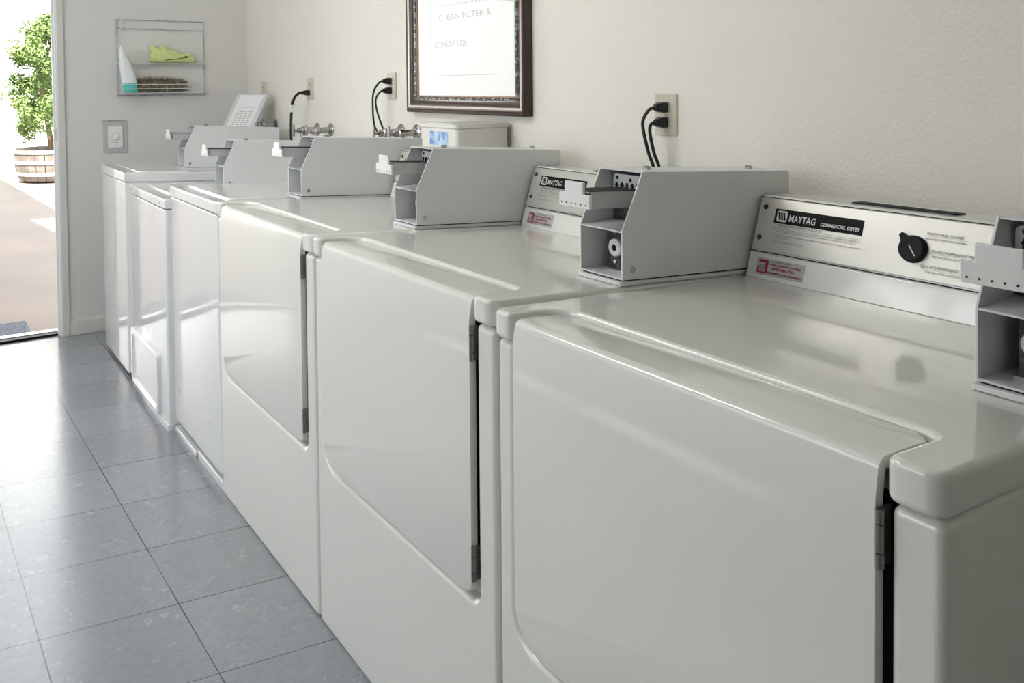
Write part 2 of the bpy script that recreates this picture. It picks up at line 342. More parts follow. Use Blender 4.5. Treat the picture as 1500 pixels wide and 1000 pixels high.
# ------------------------------------------------------------------ machines
def body(w_, front_bevel=0.018, recess=None, z0=0.0, z1=0.865, depth=0.70):
    a = MB().prism(rpoly(0, depth, 0.002, w_ - 0.002, (front_bevel, 0, 0, front_bevel), 5), 2, z0, z1)
    if recess: a = boolean(a, recess)
    return a
def make_dryer(label, DW):
    DY0, DY1, DZ0 = 0.066, DW - 0.056, 0.399      # door: near / far edge and lower edge
    t = thing('dryer', label, 'dryer', (0, 0, 0), 'row of three dryers nearest the camera')
    # cabinet: carcass plus a front frame that leaves the pocket for the door open
    py0, py1, pz = DY0 - 0.010, DY1 + 0.012, DZ0 - 0.014
    c = MB().box(0.022, 0.69, 0.016, DW - 0.016, 0.001, 0.864)
    def arc(cy_, cz_, r, a0, a1, n=8): return [(cy_ + r * math.cos(math.radians(a0 + (a1 - a0) * k / n)), cz_ + r * math.sin(math.radians(a0 + (a1 - a0) * k / n))) for k in range(n + 1)]
    U = [(0.003, 0.0), (DW - 0.003, 0.0), (DW - 0.003, 0.865), (py1, 0.865)] + arc(py1 - 0.055, pz + 0.055, 0.055, 0, -90) + arc(py0 + 0.024, pz + 0.024, 0.024, 270, 180) + [(py0, 0.865), (0.003, 0.865)]
    c.prism(U, 0, 0.0, 0.70)
    c.obj('cabinet', ENAMEL, t, bev=0.0105, seg=5)
    # top with the notch the door wraps into
    q0, q1, qx = DY0 - 0.0075, DY1 + 0.006, 0.098
    def arx(cx_, cy_, r, a0, a1, n=8): return [(cx_ + r * math.cos(math.radians(a0 + (a1 - a0) * k / n)), cy_ + r * math.sin(math.radians(a0 + (a1 - a0) * k / n))) for k in range(n + 1)]
    O = arx(0.012, 0.020, 0.020, 270, 180, 6) + arx(-0.008 + 0.016, q0 - 0.016, 0.016, 180, 90, 5) + arx(qx - 0.022, q0 + 0.022, 0.022, 270, 360) + arx(qx - 0.05, q1 - 0.05, 0.05, 0, 90) + arx(-0.008 + 0.014, q1 + 0.014, 0.014, 270, 180, 5) + arx(0.012, DW - 0.020, 0.020, 180, 90, 6) + [(0.70, DW), (0.70, 0.0)]
    MB().prism(O, 2, 0.869, 0.9143).lean().obj('top_panel', ENAMEL, t, bev=0.0085, seg=5)
    # door: one sheet bent over the top front edge
    XF, RB, ZT, XE = -0.007, 0.014, 0.9065, 0.0955
    z1 = 0.868; x2 = XF + 0.004; z2 = ZT - RB
    L1 = z1 - DZ0; L2 = math.hypot(x2 - XF, z2 - z1); L3 = RB * math.pi / 2; L4 = XE - (x2 + RB); SS = L1 + L2 + L3 + L4
    def bend(q):
        if q < L1: return (XF, DZ0 + q), (-1, 0)
        if q < L1 + L2: k_ = (q - L1) / L2; return (XF + (x2 - XF) * k_, z1 + (z2 - z1) * k_), (-0.99, 0.14 * (1 - k_))
        if q < L1 + L2 + L3: a_ = (q - L1 - L2) / RB; return (x2 + RB - RB * math.cos(a_), z2 + RB * math.sin(a_)), (-math.cos(a_), math.sin(a_))
        return (x2 + RB + q - L1 - L2 - L3, ZT), (0, 1)
    f = MB().prism(rpoly(DY0, DY1, 0.0, SS, (0.018, 0.048, 0.048, 0.018), 8), 0, 0.0, 0.013)
    rim = [e for e in f.bm.edges if all(v.co.x < 1e-6 for v in e.verts)]
    bmesh.ops.bevel(f.bm, geom=rim, offset=0.0045, segments=4, profile=0.5, affect='EDGES')
    for q in [L1 * 0.5, L1, L1 + L2] + [L1 + L2 + L3 * k / 8 for k in range(1, 9)]:
        bmesh.ops.bisect_plane(f.bm, geom=f.bm.verts[:] + f.bm.edges[:] + f.bm.faces[:], plane_co=(0, 0, q), plane_no=(0, 0, 1))
    for v in f.bm.verts:
        (px, pz_), (nx, nz) = bend(v.co.z); n_ = -v.co.x; y_ = v.co.y
        v.co = (px + nx * n_, y_, pz_ + nz * n_ - (0.6 * TL * max(0, px) if v.co.z > L1 + L2 + L3 * 0.5 else 0))
    f.obj('door', ENAMEL, t, ang=40)
    for hz in (0.80, 0.425):
        h = MB()
        for a, b in ((0.0, 0.014), (0.0155, 0.043), (0.0445, 0.058)): h.rod((-0.0045, DY0 - 0.0030, hz + a), (-0.0045, DY0 - 0.0030, hz + b), 0.0044, n=12)
        h.box(-0.004, 0.015, DY0 - 0.003, DY0 - 0.0005, hz, hz + 0.058)
        h.obj('hinge', HINGE, t)
    MB().box(0.0195, 0.0216, DY0 - 0.0095, DY0 + 0.06, DZ0 + 0.02, 0.868).obj('door_gap_shade', DARK, t)  # dark strip painting the shade in the hinge-side door gap
    # control console
    c = MB()
    yb0, yb1 = 0.121, DW - 0.003
    c.prism([(0.600, 0.9145), (0.615, 0.9625), (0.617, 0.9640), (0.619, 0.9720), (0.653, 1.072), (0.658, 1.0755), (0.765, 1.0755), (0.765, 0.9145)], 1, yb0, yb1)
    c.lean(); con = c.obj('console', ENAMEL, t, bev=0.002, seg=2)
    a = Vector((0.616, 0, 0.9655 - TL * 0.616)); b = Vector((0.652, 0, 1.0735 - TL * 0.652)); vd = (b - a).normalized(); ud = Vector((0, -1, 0)); nd = ud.cross(vd).normalized()
    H = (b - a).length; Wd = yb1 - yb0
    org = Vector((a.x, yb1, a.z)) + nd * 0.0015
    pl = MB(); quad(pl, org, ud, vd, 0.004, Wd - 0.001, 0.004, H - 0.004, 0.0022); pl.obj('metal_panel', PANELM, con, bev=0.0006, seg=1)
    ln = MB(); quad(ln, org, ud, vd, 0.001, Wd, -0.0005, 0.0012, 0.0018); quad(ln, org, ud, vd, 0.001, Wd, H - 0.0026, H - 0.0016, 0.0028); ln.obj('panel_seam', INKB, con)
    P = org + nd * 0.0024
    bd = MB(); quad(bd, P, ud, vd, 0.0425, 0.229, 0.0608, 0.0893, 0.0006); bdo = bd.obj('badge', INKB, con)
    PB = P + nd * 0.0007
    T1 = text_mesh([('MAYTAG', 0.0755, 0.0668, 0.0140, 0.058, 0.02, 0.0), ('COMMERCIAL DRYER', 0.144, 0.0672, 0.0068, 0.080, 0.03, 0.3)], PB, ud, vd)
    T1.obj('badge_lettering', INKW, con)
    eb = MB(); pts = [PB + ud * a_ + vd * b_ for a_, b_ in rpoly(0.0475, 0.071, 0.0642, 0.0860, 0.004, 4)]
    eb.loft([pts, [p + nd * 0.0004 for p in pts]]); eb.obj('emblem', INKW, con)
    lg = MB()
    for k in range(3):
        u0 = 0.0495 + k * 0.0055; q = PB + nd * 0.0005
        lo = [q + ud * (u0 + s) + vd * z for s, z in ((0.0045, 0.0680), (0.0085, 0.0680), (0.0040, 0.0825), (0.0, 0.0825))]
        lg.loft([lo, [p + nd * 0.0003 for p in lo]])
    lg.obj('emblem_strokes', INKB, con)
    L = [('PERSONAL SAFETY RULES', 0.053, 0.0552, 0.0042, 0.098, 0.02, 0.25),
         ('NEVER DRY ARTICLES CONTAINING FOAM RUBBER OR PLASTIC', 0.053, 0.0475, 0.0030, 0.175, 0, 0), ('OR ITEMS SOAKED WITH CLEANING FLUIDS OR OILS.', 0.053, 0.0430, 0.0030, 0.170, 0, 0),
         ('NEVER ALLOW CHILDREN TO OPERATE OR PLAY IN WITH OR AROUND', 0.053, 0.0355, 0.0030, 0.178, 0, 0), ('THE MACHINE.', 0.053, 0.0310, 0.0030, 0.030, 0, 0),
         ('UNLOAD BEFORE THE DRUM STOPS.', 0.053, 0.0230, 0.0030, 0.066, 0, 0)]
    for z in (0.0485, 0.0365, 0.0240): L.append(('.', 0.044, z, 0.010, None, 0.05, 0))
    rt = text_mesh(L, P, ud, vd); quad(rt, P, ud, vd, 0.043, 0.228, 0.0530, 0.0535, 0.0004); rt.obj('safety_rules_text', INKG, con)
    L = [('WHITES AND COLORS', 0.343, 0.0795, 0.0052, 0.060, 0, 0), ('HIGH HEAT WITH COOL DOWN', 0.342, 0.0715, 0.0038, 0.067, 0, 0),
         ('STURDY PERMANENT PRESS', 0.355, 0.0505, 0.0052, 0.076, 0, 0), ('MEDIUM HEAT WITH COOL DOWN', 0.358, 0.0425, 0.0038, 0.071, 0, 0),
         ('DELICATE PERMANENT PRESS', 0.341, 0.0240, 0.0052, 0.081, 0, 0), ('LOW HEAT WITH COOL DOWN', 0.350, 0.0160, 0.0038, 0.064, 0, 0)]
    st = text_mesh(L, P, ud, vd)
    for u0, z in ((0.341, 0.0775), (0.354, 0.0485), (0.341, 0.0220)): quad(st, P, ud, vd, u0, u0 + 0.074, z, z + 0.0003, 0.0004)
    st.obj('setting_text', INKG, con)
    # knob with pointer
    kc = P + ud * 0.326 + vd * 0.052
    k = MB().lathe(kc, nd, [(0, 0.0235), (0.004, 0.0235), (0.0055, 0.0225), (0.010, 0.022), (0.0115, 0.0205)], 40)
    d2 = (-ud * 0.7 + vd * 0.75).normalized(); p2 = d2.cross(nd)
    base = [kc + d2 * 0.012 + p2 * 0.009, kc + d2 * 0.031 + p2 * 0.0035, kc + d2 * 0.031 - p2 * 0.0035, kc + d2 * 0.012 - p2 * 0.009]
    k.loft([base, [p + nd * 0.012 for p in base]])
    k.obj('knob', BLACK, con)
    mk = MB(); q = kc + nd * 0.0117; d3 = (ud * 0.6 - vd * 0.8).normalized(); p3 = d3.cross(nd) * 0.0007
    lo = [q - d3 * 0.006 + p3, q + d3 * 0.016 + p3, q + d3 * 0.016 - p3, q - d3 * 0.006 - p3]; mk.loft([lo, [p + nd * 0.0003 for p in lo]]); mk.obj('knob_mark', INKW, con)
    for v0 in (0.090, 0.028):
        c0 = P + ud * 0.017 + vd * v0
        MB().lathe(c0, nd, [(0, 0.0055), (0.0015, 0.005), (0.003, 0.0032), (0.0032, 0.001)], 16).obj('screw', DSTEEL, con)
    # service sticker on the lower strip
    a2 = Vector((0.600, yb1, 0.9145 - TL * 0.6)); b2 = Vector((0.615, yb1, 0.9625 - TL * 0.615)); v2 = (b2 - a2).normalized(); n2 = ud.cross(v2).normalized(); P2 = a2 + n2 * 0.0005
    sk = MB(); quad(sk, P2, ud, v2, 0.022, 0.128, 0.009, 0.042, 0.0006); sk.obj('sticker', STICK, con)
    P3 = P2 + n2 * 0.0007; H2 = 0.042
    rr = text_mesh([('PARK LAUNDRY SYSTEMS', 0.053, H2 - 0.0125, 0.0044, 0.068, 0.03, 0), ('(800) 980-7743', 0.058, H2 - 0.0205, 0.0054, 0.050, 0.03, 0),
                    ('REQUIRED TO CALL REPAIRMAN', 0.050, H2 - 0.0285, 0.0040, 0.074, 0.03, 0)], P3, ud, v2)
    for (u0, u1, z0, z1) in ((0.027, 0.048, 0.0035, 0.009), (0.0425, 0.048, 0.009, 0.027), (0.026, 0.048, 0.027, 0.0295), (0.0255, 0.029, 0.017, 0.0295)): quad(rr, P3, ud, v2, u0, u1, H2 - z1, H2 - z0, 0.0004)
    rr.obj('sticker_print', INKR, con)
    text_mesh([('THIS SERVICED ONLY', 0.060, H2 - 0.0055, 0.0025, 0.040, 0, 0)], P3, ud, v2).obj('sticker_heading', INKB, con)
    gt = text_mesh([('Laundry', 0.031, H2 - 0.0150, 0.0025, 0.010, 0.02, 0), ('Service', 0.031, H2 - 0.0195, 0.0025, 0.010, 0.02, 0), ('Systems', 0.0315, H2 - 0.0240, 0.0025, 0.010, 0.02, 0)], P3, ud, v2)
    gt.obj('sticker_small_print', INKB, con)
    # vent slot on top of the console
    sl = MB().box(0.690, 0.725, 0.36, 0.55, 1.074, 1.0775).lean(); sl.obj('vent_slot', DARK, con)
    return t
SY = [-0.4065, 0.3212, 1.0729, 1.8385]
for label, y_, w_, zs in (('nearest white dryer, its side panel showing at the lower right', SY[0] + 0.002, 0.7245, 0.9915),
                      ('second white dryer from the camera, beside the nearest dryer', SY[1] + 0.002, 0.7485, 1.002),
                      ('third white dryer from the camera, with the white storage bin on it', SY[2] + 0.002, 0.7615, 1.002)):
    TL = 0.0425 if zs < 0.995 else 0.0549
    d_ = make_dryer(label, w_); d_.location = (0, y_, 0); d_.scale = (1, 1, zs)
TL = 0.0549

# washer next to the dryers: plain front, lid line on top, raised above a black toe gap
W4Y, W4W = 1.842, 0.575
t = thing('washer', 'white top-loading washer with plain front and a dark toe gap, next to the last dryer', 'washer', (0, W4Y, 0))
body(W4W, 0.012, z0=0.052, z1=0.868).obj('cabinet', ENAMEL_COOL, t, bev=0.004)
MB().prism(rpoly(-0.006, 0.70, 0.0, W4W, 0.01, 4), 2, 0.872, 0.910).lean().obj('top_panel', ENAMEL_COOL, t, bev=0.006, seg=4)
MB().prism(rpoly(0.05, 0.262, 0.03, W4W - 0.04, 0.02, 5), 2, 0.9085, 0.9165).lean().obj('lid', ENAMEL_COOL, t, bev=0.003)
MB().box(0.03, 0.69, 0.01, W4W - 0.01, 0.0, 0.052).obj('toe_recess', DARK, t)
MB().box(0.0, 0.03, 0.30, W4W, 0.0, 0.020).obj('base_rail', ENAMEL_COOL, t, bev=0.003)
MB().box(0.004, 0.03, 0.0, 0.285, 0.0, 0.028).obj('base_rail', ENAMEL_COOL, t, bev=0.003)
for yy in (0.14, 0.50):
    MB().lathe((0.0, yy, 0.17), (-1, 0, 0), [(0, 0.004), (0.002, 0.003)], 12).obj('screw', STEEL, t)

# second washer: lower, front strip with two screws, raised access panel at the bottom
W5Y, W5W, W5X = 2.425, 0.595, -0.02
t = thing('washer', 'low white washer with a raised access panel at the foot of its front', 'washer', (W5X, W5Y, 0))
body(W5W, 0.010, z0=0.012, z1=0.818).obj('cabinet', ENAMEL_COOL, t, bev=0.003)
MB().prism(rpoly(-0.003, 0.70, 0.0, W5W, 0.008, 4), 2, 0.822, 0.858).lean().obj('top_panel', ENAMEL_COOL, t, bev=0.005, seg=4)
MB().prism(rpoly(0.06, 0.285, 0.03, W5W - 0.04, 0.02, 5), 2, 0.8565, 0.864).lean().obj('lid', ENAMEL_COOL, t, bev=0.003)
ap = MB().prism(rpoly(0.105, 0.60 - 0.03, 0.03, 0.262, 0.02, 5), 0, -0.016, 0.006)
ap = boolean(ap, MB().prism(rpoly(0.13, 0.545, 0.045, 0.236, 0.012, 4), 0, -0.03, -0.008))
ap.obj('access_panel', ENAMEL_COOL, t, bev=0.005)
for yy in (0.06, 0.50): MB().lathe((-0.003, yy, 0.838), (-1, 0, 0), [(0, 0.005), (0.002, 0.004)], 12).obj('screw', STEEL, t)
for yy in (0.18, 0.47): MB().lathe((-0.008, yy, 0.075), (-1, 0, 0), [(0, 0.004), (0.002, 0.003)], 12).obj('screw', STEEL, t)
MB().box(0.01, 0.66, 0.02, W5W - 0.02, 0, 0.012).obj('base', DARK, t)
MB().prism(rpoly(-0.004, 0.03, 0.0, W5W, 0.004, 2), 2, 0.0, 0.022).obj('foot_rail', ENAMEL_COOL, t)

# last washer against the far wall
W6Y, W6W, W6X = 3.13, 0.545, -0.02
t = thing('washer', 'tall white washer at the far end of the row, closest to the doorway', 'washer', (W6X, W6Y, 0))
body(W6W, 0.008, z0=0.02, z1=0.855).obj('cabinet', ENAMEL_COOL, t, bev=0.003)
MB().prism(rpoly(-0.004, 0.70, -0.003, W6W + 0.003, 0.008, 4), 2, 0.858, 0.899).lean().obj('top_panel', ENAMEL_COOL, t, bev=0.005, seg=4)
MB().prism(rpoly(0.06, 0.285, 0.03, W6W - 0.03, 0.02, 5), 2, 0.8975, 0.903).lean().obj('lid', ENAMEL_COOL, t, bev=0.002)
MB().box(0.02, 0.67, 0.02, W6W - 0.02, 0, 0.02).obj('base', DARK, t)

# ------------------------------------------------------------------ coin boxes
BW = 0.118
def make_coin_box(label):
    t = thing('coin_box', label, 'coin box', (0, 0, 0), 'coin boxes on the machines')
    prof = [(0.280, 0.010), (0.280, 0.098), (0.331, 0.205), (0.746, 0.205), (0.746, 0.010)]
    h = MB(); e = 0.0038
    h.prism(prof, 1, 0, e); h.prism(prof, 1, BW - e, BW)
    h.box(0.331, 0.746, e, BW - e, 0.202, 0.205); h.box(0.743, 0.746, e, BW - e, 0.010, 0.202)
    h.box(0.280, 0.743, e, BW - e, 0.010, 0.013)
    h.prism([(0.280, 0.095), (0.280, 0.098), (0.40, 0.108), (0.40, 0.105)], 1, e, BW - e)
    h.box(0.440, 0.443, e, BW - e, 0.013, 0.202)
    h.lean(); hs = h.obj('housing', COINPAINT, t, bev=0.0009, seg=2)
    MB().prism(rpoly(0.274, 0.748, -0.001, BW + 0.001, 0.003, 2), 2, 0.0, 0.0075).lean().obj('base_plate', COINPAINT, t, bev=0.0008)
    MB().box(0.284, 0.74, 0.004, BW - 0.004, 0.007, 0.0105).lean().obj('base_gap_shade', DARK, t)  # dark strip painting the shade in the gap above the base plate
    # upper bay: coin mechanism with toothed plate
    m = MB().prism(rpoly(0.006, 0.110, 0.162, 0.194, (0, 0, 0.008, 0.008), 4), 0, 0.3590, 0.3615)
    m.lean(); mo = m.obj('coin_mechanism', PLATE, t, bev=0.0006)
    sl = MB()
    for k in range(7):
        yy = 0.012 + k * 0.0142
        sl.box(0.3560, 0.3592, yy, yy + 0.0032, 0.160, 0.178).box(0.3560, 0.3592, yy - 0.002, yy + 0.0095, 0.158, 0.162).box(0.3560, 0.3592, yy - 0.003, yy + 0.005, 0.1715, 0.174)
    sl.lean(); props(sl.obj('coin_teeth', DARK, mo), kind='stuff')
    for yy, zz in ((0.030, 0.186), (0.062, 0.184), (0.098, 0.187)): MB().rod((0.3580, yy, zz), (0.3592, yy, zz), 0.0036, n=12).lean().obj('rivet_hole', DARK, mo)
    MB().box(0.362, 0.439, 0.004, BW - 0.004, 0.108, 0.156).lean().obj('slide_block', DSTEEL, t, bev=0.002)
    # lower bay: dark plate, round lock
    MB().box(0.333, 0.339, 0.003, 0.094, 0.013, 0.098).lean().obj('lock_plate', DSTEEL, t, bev=0.001)
    MB().box(0.322, 0.333, 0.003, 0.094, 0.013, 0.016).lean().obj('lock_ledge', STEEL, t)
    cy, cz = 0.072, 0.056
    lk = MB().lathe((0.333, cy, cz), (-1, 0, 0), [(0, 0.017), (0.006, 0.017), (0.008, 0.015), (0.0081, 0.0068), (0.005, 0.0062)], 32).lean()
    lo = lk.obj('lock', PLATE, t)
    MB().lathe((0.3275, cy, cz), (-1, 0, 0), [(0, 0.0062), (0.0005, 0.0062)], 20).lean().obj('keyhole', BLACK, lo)
    for zz in (0.028, 0.086): MB().lathe((0.333, 0.076, zz), (-1, 0, 0), [(0, 0.005), (0.003, 0.0045), (0.0045, 0.002)], 16).lean().obj('screw', STEEL, t)
    # slide with T-shaped handle plate
    s = MB()
    s.box(0.226, 0.36, 0.028, 0.088, 0.165, 0.168)
    s.box(0.232, 0.36, 0.028, 0.030, 0.137, 0.166).box(0.232, 0.36, 0.086, 0.088, 0.145, 0.166).box(0.232, 0.36, 0.030, 0.086, 0.143, 0.1445)
    s.lean(); so = s.obj('coin_slide', SLIDEM, t)
    MB().box(0.230, 0.36, 0.0272, 0.089, 0.1682, 0.1694).lean().obj('slide_top_edge', DARK, so)
    T_ = [(0.018, 0.137), (0.104, 0.137), (0.104, 0.163), (0.088, 0.163), (0.088, 0.184), (0.036, 0.184), (0.036, 0.163), (0.018, 0.163)]
    hd = MB().prism(T_, 0, 0.219, 0.226).lean(); ho = hd.obj('slide_handle', PLATE, so, bev=0.0022, seg=3)
    dd = MB()
    for k in range(6): dd.rod((0.2183, 0.028 + k * 0.0135, 0.144), (0.2195, 0.028 + k * 0.0135, 0.144), 0.0014, n=8)
    dd.lean(); dd.obj('handle_hole', DARK, so)
    # outside screw and top bolts
    MB().lathe((0.305, 0.0, 0.028), (0, -1, 0), [(0, 0.006), (0.0015, 0.0055), (0.0022, 0.003)], 16).lean().obj('screw', CHROME, t)
    for xx, yy in ((0.398, 0.058), (0.690, 0.058)): MB().lathe((xx, yy, 0.2048), (0, 0, 1), [(0, 0.009), (0.004, 0.009), (0.007, 0.006)], 6).lean().obj('bolt', CHROME, t)
    sm = MB().box(0.2802, 0.325, BW - 0.0034, BW - 0.0029, 0.054, 0.0545).box(0.3245, 0.325, BW - 0.0034, BW - 0.0029, 0.054, 0.094); sm.lean(); sm.obj('panel_line', DARK, t)
    return t
ZB = 0.9143
c0 = make_coin_box('grey coin box cut by the right edge of the picture, on the nearest dryer')
c0.location = (0, SY[0] + 0.003, ZB * 0.9915 + 0.0010)
C0 = c0
dup(c0, 'grey coin box with visible round lock, on the second dryer beside the nearest control panel', (0, SY[1] + 0.0035, ZB * 1.002 + 0.0008))
dup(c0, 'grey coin box in front of the white storage bin, on the third dryer', (0, SY[2] + 0.004, ZB * 1.002 + 0.0008))
dup(c0, 'grey coin box on the plain-front washer, next to the third dryer', (0.0, SY[3] + 0.008, 0.9112))
dup(c0, 'grey coin box on the low washer with the access panel', (0.0, 2.692, 0.8585))
dup(c0, 'farthest grey coin box, on the last washer in front of the sloped instruction card', (0.0, 3.295, 0.8985))

C0.rotation_euler = (0, -0.0128, 0)     # follows the nearest dryer's flatter top
# ------------------------------------------------------------------ storage bin on the third dryer
t = thing('storage_bin', 'white lidded storage bin with a blue label, on the third dryer under the framed sign', 'storage bin', (0.606, 1.407, 1.0435))
MB().prism(rpoly(0.004, 0.200, 0.004, 0.225, 0.012, 4), 2, 0.0, 0.0865).obj('bin_body', BIN, t, bev=0.002)
MB().prism(rpoly(0.0, 0.204, 0.0, 0.229, 0.013, 4), 2, 0.087, 0.101).obj('lid', BIN, t, bev=0.003)
MB().box(-0.0015, 0.05, 0.02, 0.21, 0.1005, 0.1045).obj('lid_clip', BIN, t, bev=0.001)
MB().box(0.0032, 0.005, 0.055, 0.165, 0.033, 0.076).obj('label', BLUEL, t)

# ------------------------------------------------------------------ framed sign
FY0, FY1, FZ0, FZ1 = 1.302, 2.050, 1.166, 2.04
t = thing('framed_sign', 'dark brown framed laundry notice under glass on the wall above the storage bin', 'framed sign', (WX, (FY0 + FY1) / 2, FZ0))
cy = (FY0 + FY1) / 2
def frame_ring(name, m, o, i, x0, x1, bev=0.002):
    """ring between inset o and inset i from the outer edge, x0..x1 in front of the wall"""
    hw, hh = (FY1 - FY0) / 2, FZ1 - FZ0
    a = MB()
    a.loft([[(-x, s[0], s[1]) for s in ((-hw + q, q), (hw - q, q), (hw - q, hh - q), (-hw + q, hh - q))] for q, x in ((o, x0), (o, x1), (i, x1), (i, x0))] , cap=False)
    # close back
    return a.obj(name, m, t, bev=bev)
def frame_sweep(name, m, prof):
    hw, hh = (FY1 - FY0) / 2, FZ1 - FZ0
    return MB().loft([[(-x, s_[0], s_[1]) for s_ in ((-hw + q, q), (hw - q, q), (hw - q, hh - q), (-hw + q, hh - q))] for q, x in prof], cap=False).obj(name, m, t, ang=20)
frame_sweep('outer_frame', FRAMEM, [(0, 0), (0, 0.030), (0.003, 0.034), (0.010, 0.035), (0.014, 0.032)])
frame_sweep('gilt_band', GOLD, [(0.014, 0.032), (0.0165, 0.034), (0.019, 0.032)])
frame_sweep('inner_frame', GLOSSB, [(0.019, 0.032), (0.024, 0.0315), (0.032, 0.028), (0.040, 0.0235), (0.046, 0.0225)])
frame_sweep('carved_bead', BEAD, [(0.046, 0.0225), (0.048, 0.0255), (0.053, 0.0265), (0.057, 0.0245), (0.0585, 0.021)])
frame_sweep('inner_lip', GOLD, [(0.0585, 0.021), (0.0605, 0.0215), (0.0625, 0.0185), (0.0625, 0.0155)])
hw, hh = (FY1 - FY0) / 2, FZ1 - FZ0
pp = MB().box(-0.0135, -0.002, -hw + 0.05, hw - 0.05, 0.05, hh - 0.05).obj('notice_paper', NOTICE, t)
org = Vector((-0.0138, hw, -FZ0)); ud, vd = Vector((0, -1, 0)), Vector((0, 0, 1))
Y = lambda y: FY1 - y
tx = text_mesh([('OTHERS USE', Y(1.872), 1.399, 0.022, 0.22, 0, 0), ('CLEAN FILTER &', Y(1.84), 1.494, 0.022, 0.335, 0.01, 0), ('may cause damage to dryers', Y(1.834), 1.541, 0.014, 0.30, 0, 0),
                ('MACHINE RULES', Y(1.83), 1.85, 0.03, 0.36, 0.01, 0), ('Do not overload the machines', Y(1.83), 1.76, 0.016, 0.34, 0, 0), ('REMOVE CLOTHES PROMPTLY', Y(1.83), 1.66, 0.018, 0.36, 0, 0)], org, ud, vd)
quad(tx, org, ud, vd, Y(1.8985), Y(1.896), 1.30, 1.90); quad(tx, org, ud, vd, Y(1.8985), Y(1.45), 1.298, 1.300)
tx.obj('notice_text', INKN, pp)
MB().box(-0.0165, -0.0145, -hw + 0.056, hw - 0.056, 0.056, hh - 0.056).obj('glass', GLASS, t)

# ------------------------------------------------------------------ outlets, plugs and cords
def make_outlet(label, y, z, m=IVORY):
    t = thing('wall_outlet', label, 'outlet', (WX, y, z), 'ivory outlets along the wall behind the machines')
    MB().prism(rpoly(-0.036, 0.036, -0.0525, 0.0525, 0.003, 2), 0, -0.006, 0.0).obj('cover_plate', m, t, bev=0.002)
    for dz in (0.019, -0.019):
        f = MB().prism(rpoly(-0.017, 0.017, dz - 0.0145, dz + 0.0145, 0.007, 4), 0, -0.0085, -0.0055).obj('socket', m, t, bev=0.0008)
        s = MB()
        for q in (-0.0065, 0.0065): s.box(-0.0088, -0.0084, q - 0.001, q + 0.001, dz - 0.002, dz + 0.007)
        s.rod((-0.0088, 0, dz - 0.008), (-0.0084, 0, dz - 0.008), 0.0025, n=10); s.obj('socket_slots', DARK, f)
    MB().lathe((-0.006, 0, 0), (-1, 0, 0), [(0, 0.003), (0.0012, 0.002)], 10).obj('screw', STEEL, t)
    return t
o1 = make_outlet('ivory outlet with two black plugs nearest the camera, above the second dryer', 0.742, 1.185)
dup(o1, 'ivory outlet with two black plugs just left of the framed sign', (WX, 2.226, 1.265))
dup(o1, 'ivory outlet with a single thick black plug in its lower socket', (WX, 3.063, 1.255))
dup(o1, 'farthest ivory outlet, empty, behind the top of the instruction card', (WX, 3.714, 1.243))
def plug(label, y, z, pts, r=0.0042, length=0.044, group='black power cords plugged into the wall outlets'):
    t = thing('power_cord', label, 'power cord', (WX, y, z), group)
    MB().loft([[(-x, a * hy, b * hz) for a, b in ((-1, -1), (1, -1), (1, 1), (-1, 1))] for x, hy, hz in ((0.0085, 0.013, 0.0125), (0.022, 0.0135, 0.013), (0.034, 0.010, 0.010), (length, 0.006, 0.0065))]).obj('plug', RUBBER, t, bev=0.003)
    MB().tube([(-length + 0.004, 0, 0)] + [(p[0] - WX, p[1] - y, p[2] - z) for p in pts], r, n=10).obj('cord', RUBBER, t)
    return t
plug('black cord in the upper socket of the nearest outlet, bowed outward', 0.742, 1.204, [(0.763, 0.746, 1.199), (0.752, 0.757, 1.172), (0.755, 0.757, 1.14), (0.766, 0.752, 1.09), (0.778, 0.744, 1.04), (0.79, 0.742, 0.90), (0.795, 0.742, 0.6)])
plug('black cord in the lower socket of the nearest outlet', 0.742, 1.166, [(0.765, 0.743, 1.162), (0.762, 0.743, 1.14), (0.768, 0.735, 1.09), (0.778, 0.724, 1.04), (0.79, 0.722, 0.90), (0.795, 0.722, 0.6)])
plug('black cord in the upper socket of the outlet left of the framed sign', 2.226, 1.284, [(0.764, 2.231, 1.278), (0.746, 2.245, 1.24), (0.742, 2.245, 1.18), (0.746, 2.24, 1.11), (0.765, 2.22, 1.04), (0.785, 2.22, 0.85), (0.79, 2.22, 0.6)], 0.0038)
plug('black cord in the lower socket of the outlet left of the framed sign', 2.226, 1.246, [(0.765, 2.228, 1.240), (0.750, 2.235, 1.21), (0.752, 2.225, 1.16), (0.765, 2.20, 1.09), (0.775, 2.19, 1.02), (0.79, 2.19, 0.85), (0.79, 2.19, 0.6)], 0.0038)
pc = plug('thick black cord with white tag hanging from the third outlet', 3.063, 1.236, [(0.762, 3.065, 1.235), (0.742, 3.072, 1.215), (0.730, 3.078, 1.17), (0.724, 3.078, 1.10), (0.722, 3.07, 1.0), (0.75, 3.068, 0.8), (0.78, 3.065, 0.6)], 0.0065, 0.052)
MB().box(-0.100, -0.084, 0.001, 0.026, -0.092, -0.058).rod((-0.103, 0.012, -0.085), (-0.076, 0.008, -0.050), 0.004, n=8).obj('cord_tag', PAPER, pc, bev=0.001)

